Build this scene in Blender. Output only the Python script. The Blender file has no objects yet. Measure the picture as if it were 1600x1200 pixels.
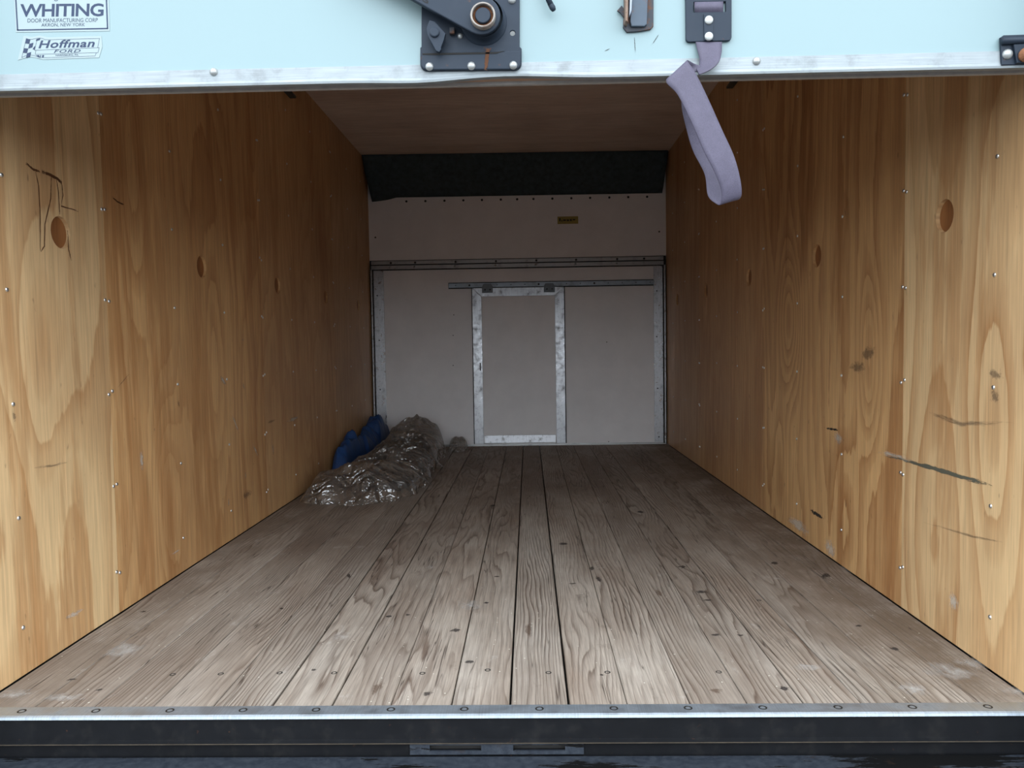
import bpy, bmesh, math, random
from mathutils import Vector, Matrix, noise as mnoise

random.seed(7)
S = bpy.context.scene
COL = S.collection

# ------------------------------------------------------------------ camera
F_PX = 1200.0
YAW, PITCH, ROLL = 0.022026, 0.048688, 0.01518
CAM_H = 0.7148
CAM = Vector((0, 0, CAM_H))
def _axes():
    cy, sy, cp, sp = math.cos(YAW), math.sin(YAW), math.cos(PITCH), math.sin(PITCH)
    f = Vector((-sy*cp, cy*cp, -sp)); rt = Vector((cy, sy, 0)); u = rt.cross(f)
    cr, sr = math.cos(ROLL), math.sin(ROLL)
    return rt*cr - u*sr, u*cr + rt*sr, f
CR, CU, CF = _axes()
cam_d = bpy.data.cameras.new('camera'); cam_d.sensor_width = 36.0; cam_d.lens = 27.0
cam_d.clip_start = 0.02
cam = bpy.data.objects.new('camera', cam_d); COL.objects.link(cam)
m = Matrix((CR, CU, -CF)).transposed().to_4x4(); m.translation = CAM
cam.matrix_world = m
S.camera = cam

# ------------------------------------------------------------------ sky and exposure
world = bpy.data.worlds.new('overcast_sky'); S.world = world
world.use_nodes = True
bg = world.node_tree.nodes['Background']
# overcast sky: brighter overhead than at the horizon, the same all round
_t = world.node_tree; _tc = _t.nodes.new('ShaderNodeTexCoord'); _sx = _t.nodes.new('ShaderNodeSeparateXYZ')
_ma = _t.nodes.new('ShaderNodeMath'); _ma.operation = 'MULTIPLY_ADD'; _ma.use_clamp = True
_ma.inputs[1].default_value = .34; _ma.inputs[2].default_value = .66
_t.links.new(_tc.outputs['Generated'], _sx.inputs[0]); _t.links.new(_sx.outputs[2], _ma.inputs[0])
_t.links.new(_ma.outputs[0], bg.inputs['Strength'])
bg.inputs['Color'].default_value = (0.84, 0.92, 1.0, 1)
S.view_settings.view_transform = 'Standard'
S.view_settings.look = 'None'
S.view_settings.exposure = 2.52
S.view_settings.gamma = 1.0
S.view_settings.use_curve_mapping = False
S.cycles.max_bounces = 12
S.cycles.diffuse_bounces = 7
S.cycles.transparent_max_bounces = 16

# ------------------------------------------------------------------ measured room (metres)
XL, XR = -1.131, 0.989          # side walls
YF, YB = 1.4957, 5.529          # sill plate's inner edge, front bulkhead
ZC = 2.048                      # ceiling

def ray(x, y):
    return CF + CR*((x-800)/F_PX) + CU*((600-y)/F_PX)
def at(x, y, ax, val):
    """the point of the plane ax = val that the photograph shows at pixel x, y"""
    d = ray(x, y); i = 'XYZ'.index(ax)
    return CAM + d*((val-CAM[i])/d[i])

# ------------------------------------------------------------------ node helpers
class G:
    def __init__(s, name):
        s.m = bpy.data.materials.new(name); s.m.use_nodes = True
        s.t = s.m.node_tree; s.t.nodes.clear()
        s.out = s.t.nodes.new('ShaderNodeOutputMaterial')
    def n(s, typ, **kw):
        nd = s.t.nodes.new('ShaderNode'+typ)
        for k, v in kw.items(): setattr(nd, k, v)
        return nd
    def put(s, sock, v):
        if isinstance(v, bpy.types.NodeSocket): s.t.links.new(v, sock)
        elif v is not None:
            if sock.type == 'RGBA' and len(v) == 3: v = (*v, 1)
            sock.default_value = v
    def math(s, op, a, b=None, c=None, clamp=False):
        nd = s.n('Math', operation=op, use_clamp=clamp)
        for i, v in enumerate((a, b, c)):
            if v is not None: s.put(nd.inputs[i], v)
        return nd.outputs[0]
    def xyz(s, x, y, z):
        nd = s.n('CombineXYZ')
        for i, v in enumerate((x, y, z)): s.put(nd.inputs[i], v)
        return nd.outputs[0]
    def sep(s, v):
        nd = s.n('SeparateXYZ'); s.put(nd.inputs[0], v); return nd.outputs
    def noise(s, vec, scale=1, detail=2, rough=.5, dist=0):
        nd = s.n('TexNoise'); s.put(nd.inputs['Vector'], vec)
        nd.inputs['Scale'].default_value = scale; nd.inputs['Detail'].default_value = detail
        nd.inputs['Roughness'].default_value = rough; nd.inputs['Distortion'].default_value = dist
        return nd.outputs[0]
    def ramp(s, fac, stops, interp='LINEAR'):
        nd = s.n('ValToRGB'); cr = nd.color_ramp; cr.interpolation = interp
        while len(cr.elements) < len(stops): cr.elements.new(.5)
        for e, (p, c) in zip(cr.elements, stops):
            e.position = p; e.color = (c, c, c, 1) if isinstance(c, (int, float)) else (*c, 1)
        s.put(nd.inputs[0], fac); return nd.outputs[0]
    def mix(s, fac, a, b, mode='MIX'):
        nd = s.n('MixRGB', blend_type=mode)
        s.put(nd.inputs[0], fac); s.put(nd.inputs[1], a); s.put(nd.inputs[2], b)
        return nd.outputs[0]
    def bump(s, h, strength=.3, dist=.002):
        nd = s.n('Bump'); nd.inputs['Strength'].default_value = strength
        nd.inputs['Distance'].default_value = dist; s.put(nd.inputs['Height'], h); return nd.outputs[0]
    def bsdf(s, color, rough=.5, metal=0, spec=.5, normal=None, **kw):
        nd = s.n('BsdfPrincipled')
        s.put(nd.inputs['Base Color'], color); s.put(nd.inputs['Roughness'], rough)
        s.put(nd.inputs['Metallic'], metal); s.put(nd.inputs['Specular IOR Level'], spec)
        if normal: s.put(nd.inputs['Normal'], normal)
        for k, v in kw.items(): s.put(nd.inputs[k], v)
        return nd.outputs[0]
    def done(s, shader):
        s.t.links.new(shader, s.out.inputs['Surface']); return s.m
    def obj(s): return s.n('TexCoord').outputs['Object']
    def pos(s): return s.n('NewGeometry').outputs['Position']

def plain(name, color, rough=.5, metal=0, spec=.5, var=.15, vscale=40, bump=0):
    g = G(name); c = g.obj()
    nz = g.noise(c, vscale, 4, .6)
    k = g.ramp(nz, [(.25, 1-var), (.75, 1+var)])
    col = g.mix(1, color, k, 'MULTIPLY')
    nrm = g.bump(nz, bump, .001) if bump else None
    return g.done(g.bsdf(col, rough, metal, spec, nrm))

def plywood(name, seed, lines=7.0, slope=.6, warp=1.0, bumps=(), light=(.66, .42, .185), dark=(.36, .165, .05), strength=.75, across=False, fine=1.0):
    """flat-sawn veneer: contour lines of a stretched field, sharp on one side; bumps are (u, v, ru, rv, height)"""
    g = G(name); x, y, z = g.sep(g.obj())
    u, v = (y, z) if not across else (y, x)
    w = g.noise(g.xyz(g.math('MULTIPLY', u, 2.3), g.math('MULTIPLY', v, .42), seed*3.7), 1.0, 2, .4)
    f = g.math('MULTIPLY', w, warp*2.0)
    f = g.math('ADD', f, g.math('MULTIPLY', u, slope))
    for (bu, bv, ru, rv, h) in bumps:
        a = g.math('POWER', g.math('DIVIDE', g.math('SUBTRACT', u, bu), ru), 2.0)
        b = g.math('POWER', g.math('DIVIDE', g.math('SUBTRACT', v, bv), rv), 2.0)
        e = g.math('EXPONENT', g.math('MULTIPLY', g.math('ADD', a, b), -1.0))
        f = g.math('ADD', f, g.math('MULTIPLY', e, h))
    w2 = g.noise(g.xyz(g.math('MULTIPLY', u, 34), g.math('MULTIPLY', v, 2.4), seed*1.3), 1.0, 4, .65)
    f = g.math('ADD', f, g.math('MULTIPLY', w2, .10))
    w3 = g.noise(g.xyz(g.math('MULTIPLY', u, 4), g.math('MULTIPLY', v, 9), seed*2.3), 1.0, 2, .6)
    f = g.math('ADD', f, g.math('MULTIPLY', w3, .03))
    t = g.math('FRACT', g.math('MULTIPLY', f, lines))
    band = g.ramp(t, [(0, .02), (.42, .04), (.52, .38), (.80, .62), (.96, 1), (1, .02)])
    amp = g.ramp(g.noise(g.xyz(g.math('MULTIPLY', u, 2.6), g.math('MULTIPLY', v, .9), seed+11), 1, 2, .5), [(.3, .35), (.7, 1)])
    band = g.math('MULTIPLY', g.math('MULTIPLY', band, amp), strength)
    col = g.mix(band, light, dark)
    stk = g.noise(g.xyz(g.math('ADD', g.math('MULTIPLY', u, 8), g.math('MULTIPLY', v, .35)), g.math('MULTIPLY', v, .6), seed+21), 1, 6, .60)
    col = g.mix(g.math('MULTIPLY', g.ramp(stk, [(.53, 0), (.57, .55), (.64, .75), (.67, .2)]), strength), col, dark)
    fib = g.noise(g.xyz(g.math('MULTIPLY', u, 160*fine), g.math('MULTIPLY', v, 5), seed), 1, 3, .65)
    col = g.mix(1, col, g.ramp(fib, [(.3, .80), (.7, 1.10)]), 'MULTIPLY')
    blot = g.noise(g.xyz(g.math('MULTIPLY', u, 1.4), g.math('MULTIPLY', v, 1.0), seed+5), 1.3, 4, .6)
    col = g.mix(1, col, g.ramp(blot, [(.3, (.80, .74, .70)), (.7, (1.06, 1.05, 1.02))]), 'MULTIPLY')
    fleck = g.noise(g.xyz(g.math('MULTIPLY', u, 60), g.math('MULTIPLY', v, 22), seed+2), 1, 2, .5)
    col = g.mix(g.ramp(fleck, [(.72, 0), (.80, .55)]), col, (.13, .07, .035))
    nrm = g.bump(g.math('ADD', fib, g.math('MULTIPLY', band, .5)), .22, .002)
    return g.done(g.bsdf(col, .52, 0, .35, nrm))

def plank_wood(name):
    g = G(name); x, y, z = g.sep(g.obj())
    rnd = g.n('ObjectInfo').outputs['Random']
    r = g.math('MULTIPLY', rnd, 91.0)
    px, py, pz = g.sep(g.pos())
    w = g.noise(g.xyz(g.math('MULTIPLY', x, 9), g.math('MULTIPLY', y, 1.1), r), 1, 2, .45)
    f = g.math('MULTIPLY', w, .95)
    f = g.math('ADD', f, g.math('MULTIPLY', x, g.math('MULTIPLY', g.math('SUBTRACT', rnd, .45), 22)))
    w2 = g.noise(g.xyz(g.math('MULTIPLY', x, 60), g.math('MULTIPLY', y, 5), r), 1, 3, .6)
    f = g.math('ADD', f, g.math('MULTIPLY', w2, .05))
    t = g.math('FRACT', g.math('MULTIPLY', f, 12.0))
    line = g.ramp(t, [(0, .0), (.45, .08), (.75, .55), (.9, 1), (1, 0)])
    amp = g.ramp(g.noise(g.xyz(g.math('MULTIPLY', px, 7), g.math('MULTIPLY', py, 1.6), r), 1, 3, .6), [(.35, .12), (.65, 1)])
    line = g.math('MULTIPLY', line, amp)
    base = g.ramp(g.noise(g.xyz(g.math('MULTIPLY', px, 5), g.math('MULTIPLY', py, 1.2), r), 1, 4, .6),
                  [(.28, (.26, .200, .155)), (.5, (.37, .313, .258)), (.72, (.47, .415, .355))])
    col = g.mix(g.math('MULTIPLY', line, .95), base, (.095, .060, .042))
    tone = g.ramp(g.math('FRACT', g.math('MULTIPLY', rnd, 7.31)), [(0, .86), (1, 1.08)])
    col = g.mix(1, col, tone, 'MULTIPLY')
    fib = g.noise(g.xyz(g.math('MULTIPLY', x, 420), g.math('MULTIPLY', y, 9), r), 1, 3, .65)
    col = g.mix(1, col, g.ramp(fib, [(.3, .66), (.7, 1.2)]), 'MULTIPLY')
    # trodden-in dirt, one pattern over all boards
    dirt = g.noise(g.xyz(g.math('MULTIPLY', px, 1.6), g.math('MULTIPLY', py, 1.0), 4.0), 1.2, 6, .62)
    col = g.mix(g.ramp(dirt, [(.42, 0), (.68, .55)]), col, (.135, .095, .070))
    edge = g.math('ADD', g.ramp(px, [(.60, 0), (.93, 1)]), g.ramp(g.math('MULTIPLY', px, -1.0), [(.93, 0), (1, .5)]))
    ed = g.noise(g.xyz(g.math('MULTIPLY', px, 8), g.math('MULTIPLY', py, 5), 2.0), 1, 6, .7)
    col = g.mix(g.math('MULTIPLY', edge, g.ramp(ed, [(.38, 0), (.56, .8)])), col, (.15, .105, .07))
    dk = g.noise(g.xyz(g.math('MULTIPLY', px, 9), g.math('MULTIPLY', py, 4), 1.0), 1, 5, .7)
    col = g.mix(g.ramp(dk, [(.63, 0), (.74, .6)]), col, (.07, .045, .032))
    # pale plaster dust and scuffs
    pale = g.noise(g.xyz(g.math('MULTIPLY', px, 11), g.math('MULTIPLY', py, 5), 9.0), 1, 6, .72)
    col = g.mix(g.ramp(pale, [(.62, 0), (.74, .55)]), col, (.50, .47, .43))
    sp = g.n('TexVoronoi'); g.put(sp.inputs['Vector'], g.pos()); sp.inputs['Scale'].default_value = 55
    spk = g.math('LESS_THAN', sp.outputs['Distance'], .10)
    pick = g.math('GREATER_THAN', g.sep(sp.outputs['Color'])[0], .86)
    col = g.mix(g.math('MULTIPLY', spk, pick), col, (.58, .54, .46))
    # cracks running with the grain
    ck = g.noise(g.xyz(g.math('MULTIPLY', x, 55), g.math('MULTIPLY', y, 1.3), r), 1, 2, .5)
    ckl = g.ramp(ck, [(.487, 0), (.5, 1), (.513, 0)])
    ckm = g.ramp(g.noise(g.xyz(g.math('MULTIPLY', x, 14), g.math('MULTIPLY', y, 1.5), g.math('ADD', r, 7.0)), 1, 2, .5), [(.52, 0), (.58, .8)])
    crack = g.math('MULTIPLY', ckl, ckm)
    col = g.mix(crack, col, (.035, .022, .016))
    h = g.math('SUBTRACT', g.math('SUBTRACT', g.math('MULTIPLY', fib, .35), g.math('MULTIPLY', line, .55)), crack)
    return g.done(g.bsdf(col, .68, 0, .3, g.bump(h, .55, .003)))

def metal(name, color=(.55, .56, .58), rough=.38, stretch=(1, 1, 60), dirt=.35, rust=0.0, met=.9, thr=.6, spec=.5, grime=(.09, .085, .08)):
    g = G(name); c = g.obj(); x, y, z = g.sep(c)
    br = g.noise(g.xyz(g.math('MULTIPLY', x, stretch[0]), g.math('MULTIPLY', y, stretch[1]), g.math('MULTIPLY', z, stretch[2])), 6, 3, .6)
    d = g.noise(c, 22, 6, .7)
    col = g.mix(1, color, g.ramp(br, [(.3, .85), (.7, 1.1)]), 'MULTIPLY')
    col = g.mix(g.ramp(d, [(.52, 0), (.72, dirt)]), col, grime)
    mt = met
    if rust:
        rn = g.ramp(g.noise(c, 60, 5, .7), [(thr-.08, 0), (thr, rust)])
        col = g.mix(rn, col, (.12, .050, .024))
        mt = g.math('MULTIPLY', g.math('SUBTRACT', 1.0, rn), met)
    rg = g.ramp(d, [(.3, rough-.06), (.75, rough+.2)])
    return g.done(g.bsdf(col, rg, mt, spec, g.bump(d, .08, .001)))

def decal(name, color, cover=.9, grain=(6, 40), thr=.42, rough=.7, soft=.14):
    """a worn mark: noise-broken coverage that fades towards its own outline"""
    g = G(name)
    uv = g.n('TexCoord').outputs['UV']; u, v, _ = g.sep(uv)
    a = g.math('POWER', g.math('MULTIPLY', g.math('SUBTRACT', u, .5), 2), 2)
    b = g.math('POWER', g.math('MULTIPLY', g.math('SUBTRACT', v, .5), 2), 2)
    rr = g.math('SQRT', g.math('ADD', a, b))
    r = g.ramp(rr, [(.1, 1), (1, 0)])
    seed = g.math('MULTIPLY', g.n('ObjectInfo').outputs['Random'], 50)
    nz = g.noise(g.xyz(g.math('MULTIPLY', u, grain[0]), g.math('MULTIPLY', v, grain[1]), seed), 1, 4, .65)
    al = g.ramp(g.math('ADD', g.math('MULTIPLY', r, .55), g.math('SUBTRACT', nz, .28)), [(thr, 0), (thr+soft, cover)])
    tr = g.n('BsdfTransparent').outputs[0]; bs = g.bsdf(color, rough, 0, .3)
    mx = g.n('MixShader'); g.put(mx.inputs[0], al); g.t.links.new(tr, mx.inputs[1]); g.t.links.new(bs, mx.inputs[2])
    return g.done(mx.outputs[0])

# ------------------------------------------------------------------ mesh helpers
WPOS = {}
def wpos(o): return WPOS.get(o.name, Vector((0, 0, 0))) if o else Vector((0, 0, 0))
def tag(o, label=None, cat=None, group=None, kind=None):
    if label: o['label'] = label
    if cat: o['category'] = cat
    if group: o['group'] = group
    if kind: o['kind'] = kind
    return o
def empty(name, loc, label=None, cat=None, group=None, kind=None):
    o = bpy.data.objects.new(name, None); COL.objects.link(o); o.location = loc
    o.empty_display_size = .05
    WPOS[o.name] = Vector(loc); return tag(o, label, cat, group, kind)
def obj(name, bm, mat, parent=None, smooth=False, origin=None):
    """one mesh object with its origin at the middle of its base; coordinates are given in the world"""
    bmesh.ops.recalc_face_normals(bm, faces=bm.faces)
    vs = [v.co for v in bm.verts]
    lo = Vector([min(v[i] for v in vs) for i in range(3)]); hi = Vector([max(v[i] for v in vs) for i in range(3)])
    c = Vector(origin) if origin else Vector(((lo.x+hi.x)/2, (lo.y+hi.y)/2, lo.z))
    bmesh.ops.translate(bm, verts=bm.verts, vec=-c)
    me = bpy.data.meshes.new(name); bm.to_mesh(me); bm.free()
    me.materials.append(mat)
    if smooth:
        for p in me.polygons: p.use_smooth = True
    o = bpy.data.objects.new(name, me); COL.objects.link(o)
    o.location = c - wpos(parent); o.parent = parent
    WPOS[o.name] = c
    return o
def inst(name, me, loc, rot, parent, scale=1):
    o = bpy.data.objects.new(name, me); COL.objects.link(o)
    o.location = Vector(loc) - wpos(parent); o.rotation_euler = rot; o.parent = parent
    o.scale = (scale,)*3
    WPOS[o.name] = Vector(loc); return o
def box(bm, x0, x1, y0, y1, z0, z1, bev=0, seg=1):
    r = bmesh.ops.create_cube(bm, size=1)['verts']
    for v in r:
        v.co = Vector(((x0+x1)/2+v.co.x*(x1-x0), (y0+y1)/2+v.co.y*(y1-y0), (z0+z1)/2+v.co.z*(z1-z0)))
    if bev:
        es = list({e for v in r for e in v.link_edges})
        bmesh.ops.bevel(bm, geom=es, offset=bev, segments=seg, affect='EDGES', profile=.5)
    return bm
def B(*a, **k): return box(bmesh.new(), *a, **k)
def cyl(bm, p0, p1, r0, r1=None, n=20, caps=True):
    p0, p1 = Vector(p0), Vector(p1); r1 = r0 if r1 is None else r1
    d = (p1-p0).normalized(); a = d.orthogonal().normalized(); b = d.cross(a)
    A = [bm.verts.new(p0+(a*math.cos(t)+b*math.sin(t))*r0) for t in [2*math.pi*i/n for i in range(n)]]
    C = [bm.verts.new(p1+(a*math.cos(t)+b*math.sin(t))*r1) for t in [2*math.pi*i/n for i in range(n)]]
    for i in range(n): bm.faces.new((A[i], A[(i+1) % n], C[(i+1) % n], C[i]))
    if caps: bm.faces.new(A[::-1]); bm.faces.new(C)
    return bm
def lathe(bm, base, axis, prof, n=20):
    """profile [(radius, height)] turned about axis from base"""
    base = Vector(base); d = Vector(axis).normalized(); a = d.orthogonal().normalized(); b = d.cross(a)
    rings = []
    for r, h in prof:
        if r < 1e-6: rings.append([bm.verts.new(base+d*h)])
        else: rings.append([bm.verts.new(base+d*h+(a*math.cos(t)+b*math.sin(t))*r) for t in [2*math.pi*i/n for i in range(n)]])
    for A, C in zip(rings, rings[1:]):
        if len(A) == 1 and len(C) == 1: continue
        if len(A) == 1:
            for i in range(n): bm.faces.new((A[0], C[i], C[(i+1) % n]))
        elif len(C) == 1:
            for i in range(n): bm.faces.new((A[i], A[(i+1) % n], C[0]))
        else:
            for i in range(n): bm.faces.new((A[i], A[(i+1) % n], C[(i+1) % n], C[i]))
    return bm
def prism(bm, loops, vec, bev=0):
    """flat face bounded by loops (outline first, then holes), extruded along vec"""
    es = []
    for L in loops:
        vs = [bm.verts.new(p) for p in L]
        es += [bm.edges.new((vs[i], vs[(i+1) % len(vs)])) for i in range(len(vs))]
    if len(loops) == 1: fs = [bm.faces.new([e.verts[0] for e in es])] if False else [bm.faces.new(vs)]
    else: fs = [f for f in bmesh.ops.triangle_fill(bm, edges=es, use_beauty=True)['geom'] if isinstance(f, bmesh.types.BMFace)]
    r = bmesh.ops.extrude_face_region(bm, geom=fs)
    nv = [v for v in r['geom'] if isinstance(v, bmesh.types.BMVert)]
    bmesh.ops.translate(bm, verts=nv, vec=Vector(vec))
    if bev:
        top = [f for f in r['geom'] if isinstance(f, bmesh.types.BMFace)]
        ed = [e for f in top for e in f.edges if sum(1 for q in e.link_faces if q in top) == 1]
        bmesh.ops.bevel(bm, geom=list(set(ed)), offset=bev, segments=2, affect='EDGES', profile=.5)
    return bm
def ring(c, ax, r, n=24):
    c = Vector(c); out = []
    for i in range(n):
        t = 2*math.pi*i/n; a, b = r*math.cos(t), r*math.sin(t)
        out.append(c+Vector({'X': (0, a, b), 'Y': (a, 0, b), 'Z': (a, b, 0)}[ax]))
    return out
def shared(name, bm, mat, smooth=True):
    bmesh.ops.recalc_face_normals(bm, faces=bm.faces)
    me = bpy.data.meshes.new(name); bm.to_mesh(me); bm.free(); me.materials.append(mat)
    if smooth:
        for p in me.polygons: p.use_smooth = True
    return me
ROT = {'+X': (0, math.pi/2, 0), '-X': (0, -math.pi/2, 0), '-Y': (math.pi/2, 0, 0), '+Z': (0, 0, 0)}

def mark(name, parent, pts, width, nrm, mat, lift=.0006):
    """a stroke of paint, dirt or scratch lying on a surface: thin strip along pts"""
    bm = bmesh.new(); uvl = bm.loops.layers.uv.new('UVMap'); nrm = Vector(nrm)
    n = len(pts); rows = []
    for i, p in enumerate(pts):
        p = Vector(p); d = (Vector(pts[min(i+1, n-1)])-Vector(pts[max(i-1, 0)])).normalized()
        s = d.cross(nrm).normalized()
        w = width if isinstance(width, (int, float)) else width[i]
        rows.append((bm.verts.new(p+nrm*lift-s*w/2), bm.verts.new(p+nrm*lift+s*w/2)))
    for i in range(n-1):
        fc = bm.faces.new((rows[i][0], rows[i][1], rows[i+1][1], rows[i+1][0]))
        for l, uv in zip(fc.loops, ((0, i/(n-1)), (1, i/(n-1)), (1, (i+1)/(n-1)), (0, (i+1)/(n-1)))): l[uvl].uv = uv
    return obj(name, bm, mat, parent)

# ------------------------------------------------------------------ materials
M = {}
M['plank'] = plank_wood('weathered_plank')
M['strip'] = metal('galvanised_strip', (.50, .56, .62), .42, (60, 1, 1), .35)
M['alu'] = metal('brushed_aluminium', (.50, .51, .53), .27, (30, 1, 2), .45)
M['alu_h'] = metal('brushed_aluminium_rail', (.38, .375, .37), .34, (1, 30, 60), .4)
M['zinc'] = plain('zinc_screw', (.70, .70, .68), .3, .9, .5, .1)
M['galv'] = plain('bolt_head', (.42, .43, .42), .42, .55, .5, .15)
M['darkscrew'] = plain('dark_screw', (.03, .028, .026), .5, .5)
M['rail_door'] = metal('door_bottom_rail', (.31, .345, .36), .5, (2, 2, 90), .30, met=.35)
M['blacksteel'] = metal('black_painted_steel', (.020, .030, .046), .45, (1, 1, 1), .3, .5, .1, .73, .28, (.035, .045, .06))
M['rust'] = metal('rusted_steel', (.05, .055, .065), .6, (1, 1, 1), .3, .8, .1, .58, .3)
M['sill'] = metal('worn_black_sill', (.0062, .0066, .0078), .52, (4, 4, 4), .5, .4, 0, .74, .12, (.018, .017, .016))
g = G('peeling_black_bumper'); c = g.pos(); x, y, z = g.sep(c)
pn = g.noise(g.xyz(g.math('MULTIPLY', x, 2.2), g.math('MULTIPLY', y, 14), g.math('MULTIPLY', z, 22)), 1, 8, .72)
pk = g.ramp(pn, [(.455, 0), (.475, 1)])
fn = g.noise(c, 70, 4, .7)
pc_ = g.mix(pk, (.004, .004, .0042), g.mix(g.ramp(fn, [(.35, 0), (.7, 1)]), (.016, .020, .028), (.034, .040, .050)))
pc_ = g.mix(g.ramp(g.noise(c, 9, 6, .75), [(.60, 0), (.68, .5)]), pc_, (.030, .017, .010))
M['bumper'] = g.done(g.bsdf(pc_, g.ramp(pk, [(0, .75), (1, .42)]), 0, g.ramp(pk, [(0, .08), (1, .32)]), g.bump(g.math('ADD', pk, g.math('MULTIPLY', fn, .6)), .5, .0012)))
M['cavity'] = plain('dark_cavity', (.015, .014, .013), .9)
M['skin'] = plain('outer_skin', (.26, .32, .34), .5, .1)
M['liner'] = plain('bulkhead_liner', (.78, .755, .75), .45, 0, .4, .06, 5)
M['fabric'] = plain('black_fabric', (.050, .066, .072), .85, 0, .2, .3, 30, .3)
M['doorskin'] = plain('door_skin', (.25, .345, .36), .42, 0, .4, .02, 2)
M['plyedge'] = plywood('door_ply_edge', 3.1, 9, .6, 1, (), (.46, .29, .20), (.24, .14, .09), .6, True)
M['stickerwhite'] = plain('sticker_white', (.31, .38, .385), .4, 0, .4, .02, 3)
M['ink'] = plain('sticker_ink', (.012, .028, .075), .5, 0, .4, .05)
M['yellow'] = plain('yellow_label', (.33, .25, .06), .5, 0, .3, .1)
M['web'] = None
M['plug'] = plywood('hole_backing', 5.3, 16, .4, .8, (), (.36, .155, .055), (.17, .062, .02), .7)
M['asphalt'] = plain('dark_asphalt', (.07, .07, .07), .9, 0, .3, .2, 6)

g = G('strap_webbing'); c = g.obj(); x, y, z = g.sep(c)
wv = g.noise(c, 900, 2, .5)
hz = g.noise(c, 40, 3, .6)
colr = g.mix(1, (.088, .078, .115), g.ramp(wv, [(.3, .8), (.7, 1.15)]), 'MULTIPLY')
colr = g.mix(1, colr, g.ramp(hz, [(.3, .9), (.7, 1.08)]), 'MULTIPLY')
M['web'] = g.done(g.bsdf(colr, .62, 0, .35, g.bump(wv, .25, .0006)))

g = G('clear_plastic_film'); c = g.obj()
nz = g.noise(c, 9, 4, .6)
lw = g.n('LayerWeight'); lw.inputs['Blend'].default_value = .35
n1 = g.math('ABSOLUTE', g.math('SUBTRACT', g.noise(c, 7.5, 2, .5, 1.2), .5))
n2 = g.math('ABSOLUTE', g.math('SUBTRACT', g.noise(c, 26, 2, .5, .8), .5))
bn = g.bump(g.math('ADD', n1, g.math('MULTIPLY', n2, .22)), 1.0, .11)
tr = g.n('BsdfTransparent'); tr.inputs[0].default_value = (.92, .90, .87, 1)
df = g.n('BsdfDiffuse'); df.inputs[0].default_value = (.40, .36, .32, 1); g.t.links.new(bn, df.inputs['Normal'])
gl = g.n('BsdfGlossy'); gl.inputs['Color'].default_value = (1, 1, 1, 1); gl.inputs['Roughness'].default_value = .07; g.t.links.new(bn, gl.inputs['Normal'])
m1 = g.n('MixShader'); g.put(m1.inputs[0], g.ramp(nz, [(.3, .10), (.7, .40)])); g.t.links.new(tr.outputs[0], m1.inputs[1]); g.t.links.new(df.outputs[0], m1.inputs[2])
mx = g.n('MixShader'); g.put(mx.inputs[0], g.math('MULTIPLY_ADD', lw.outputs['Fresnel'], .55, .12, True)); g.t.links.new(m1.outputs[0], mx.inputs[1]); g.t.links.new(gl.outputs[0], mx.inputs[2])
M['film'] = g.done(mx.outputs[0])
M['darkcloth'] = plain('dark_cloth', (.04, .04, .044), .8, 0, .3, .5, 14, .4)
M['tarp'] = plain('blue_tarp', (.015, .050, .155), .45, 0, .4, .3, 12, .3)

M['white_mark'] = decal('white_scuff', (.64, .57, .47), .6, (4, 10), .40, soft=.3)
M['grey_mark'] = decal('grey_scuff', (.12, .09, .065), .42, (4, 8), .42, soft=.25)
M['dark_mark'] = decal('dark_scratch', (.035, .028, .024), .95, (2, 12), .36)
M['brown_mark'] = decal('brown_drip', (.10, .038, .014), .9, (2, 9), .16)
M['green_mark'] = decal('green_grey_scrape', (.10, .105, .08), .8, (3, 14), .36)
M['knot_mark'] = decal('knot', (.06, .05, .045), .75, (5, 5), .46, soft=.16)
M['red_knot'] = decal('red_knot', (.13, .078, .052), .5, (4, 4), .42, soft=.25)
M['dust_mark'] = decal('plaster_dust', (.56, .53, .49), .6, (8, 5), .50, soft=.4)

# shared small hardware
def pan_screw(r, h, n=12):
    return lathe(bmesh.new(), (0, 0, -.001), (0, 0, 1), [(r, 0), (r, h*.45), (r*.8, h*.9), (r*.35, h), (0, h*.7)], n)
ME_SCREW = shared('wall_screw', pan_screw(.0050, .0040, 10), M['zinc'])
ME_DARK = shared('dark_screw', pan_screw(.0062, .005, 10), M['darkscrew'])
ME_BACKBOLT = shared('back_bolt', lathe(bmesh.new(), (0, 0, -.001), (0, 0, 1), [(.010, 0), (.010, .003), (.0055, .0035), (.0055, .008), (0, .009)], 12), M['galv'])
ME_BOLT = shared('carriage_bolt', lathe(bmesh.new(), (0, 0, -.001), (0, 0, 1), [(.0075, 0), (.0075, .002), (.0062, .0045), (.0035, .0062), (0, .0068)], 16), M['galv'])
ME_FLOORSCREW = shared('floor_screw', lathe(bmesh.new(), (0, 0, -.001), (0, 0, 1), [(.0085, 0), (.0085, .0016), (.006, .0018), (.0048, .0006), (0, .0006)], 14), M['darkscrew'], False)

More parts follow.
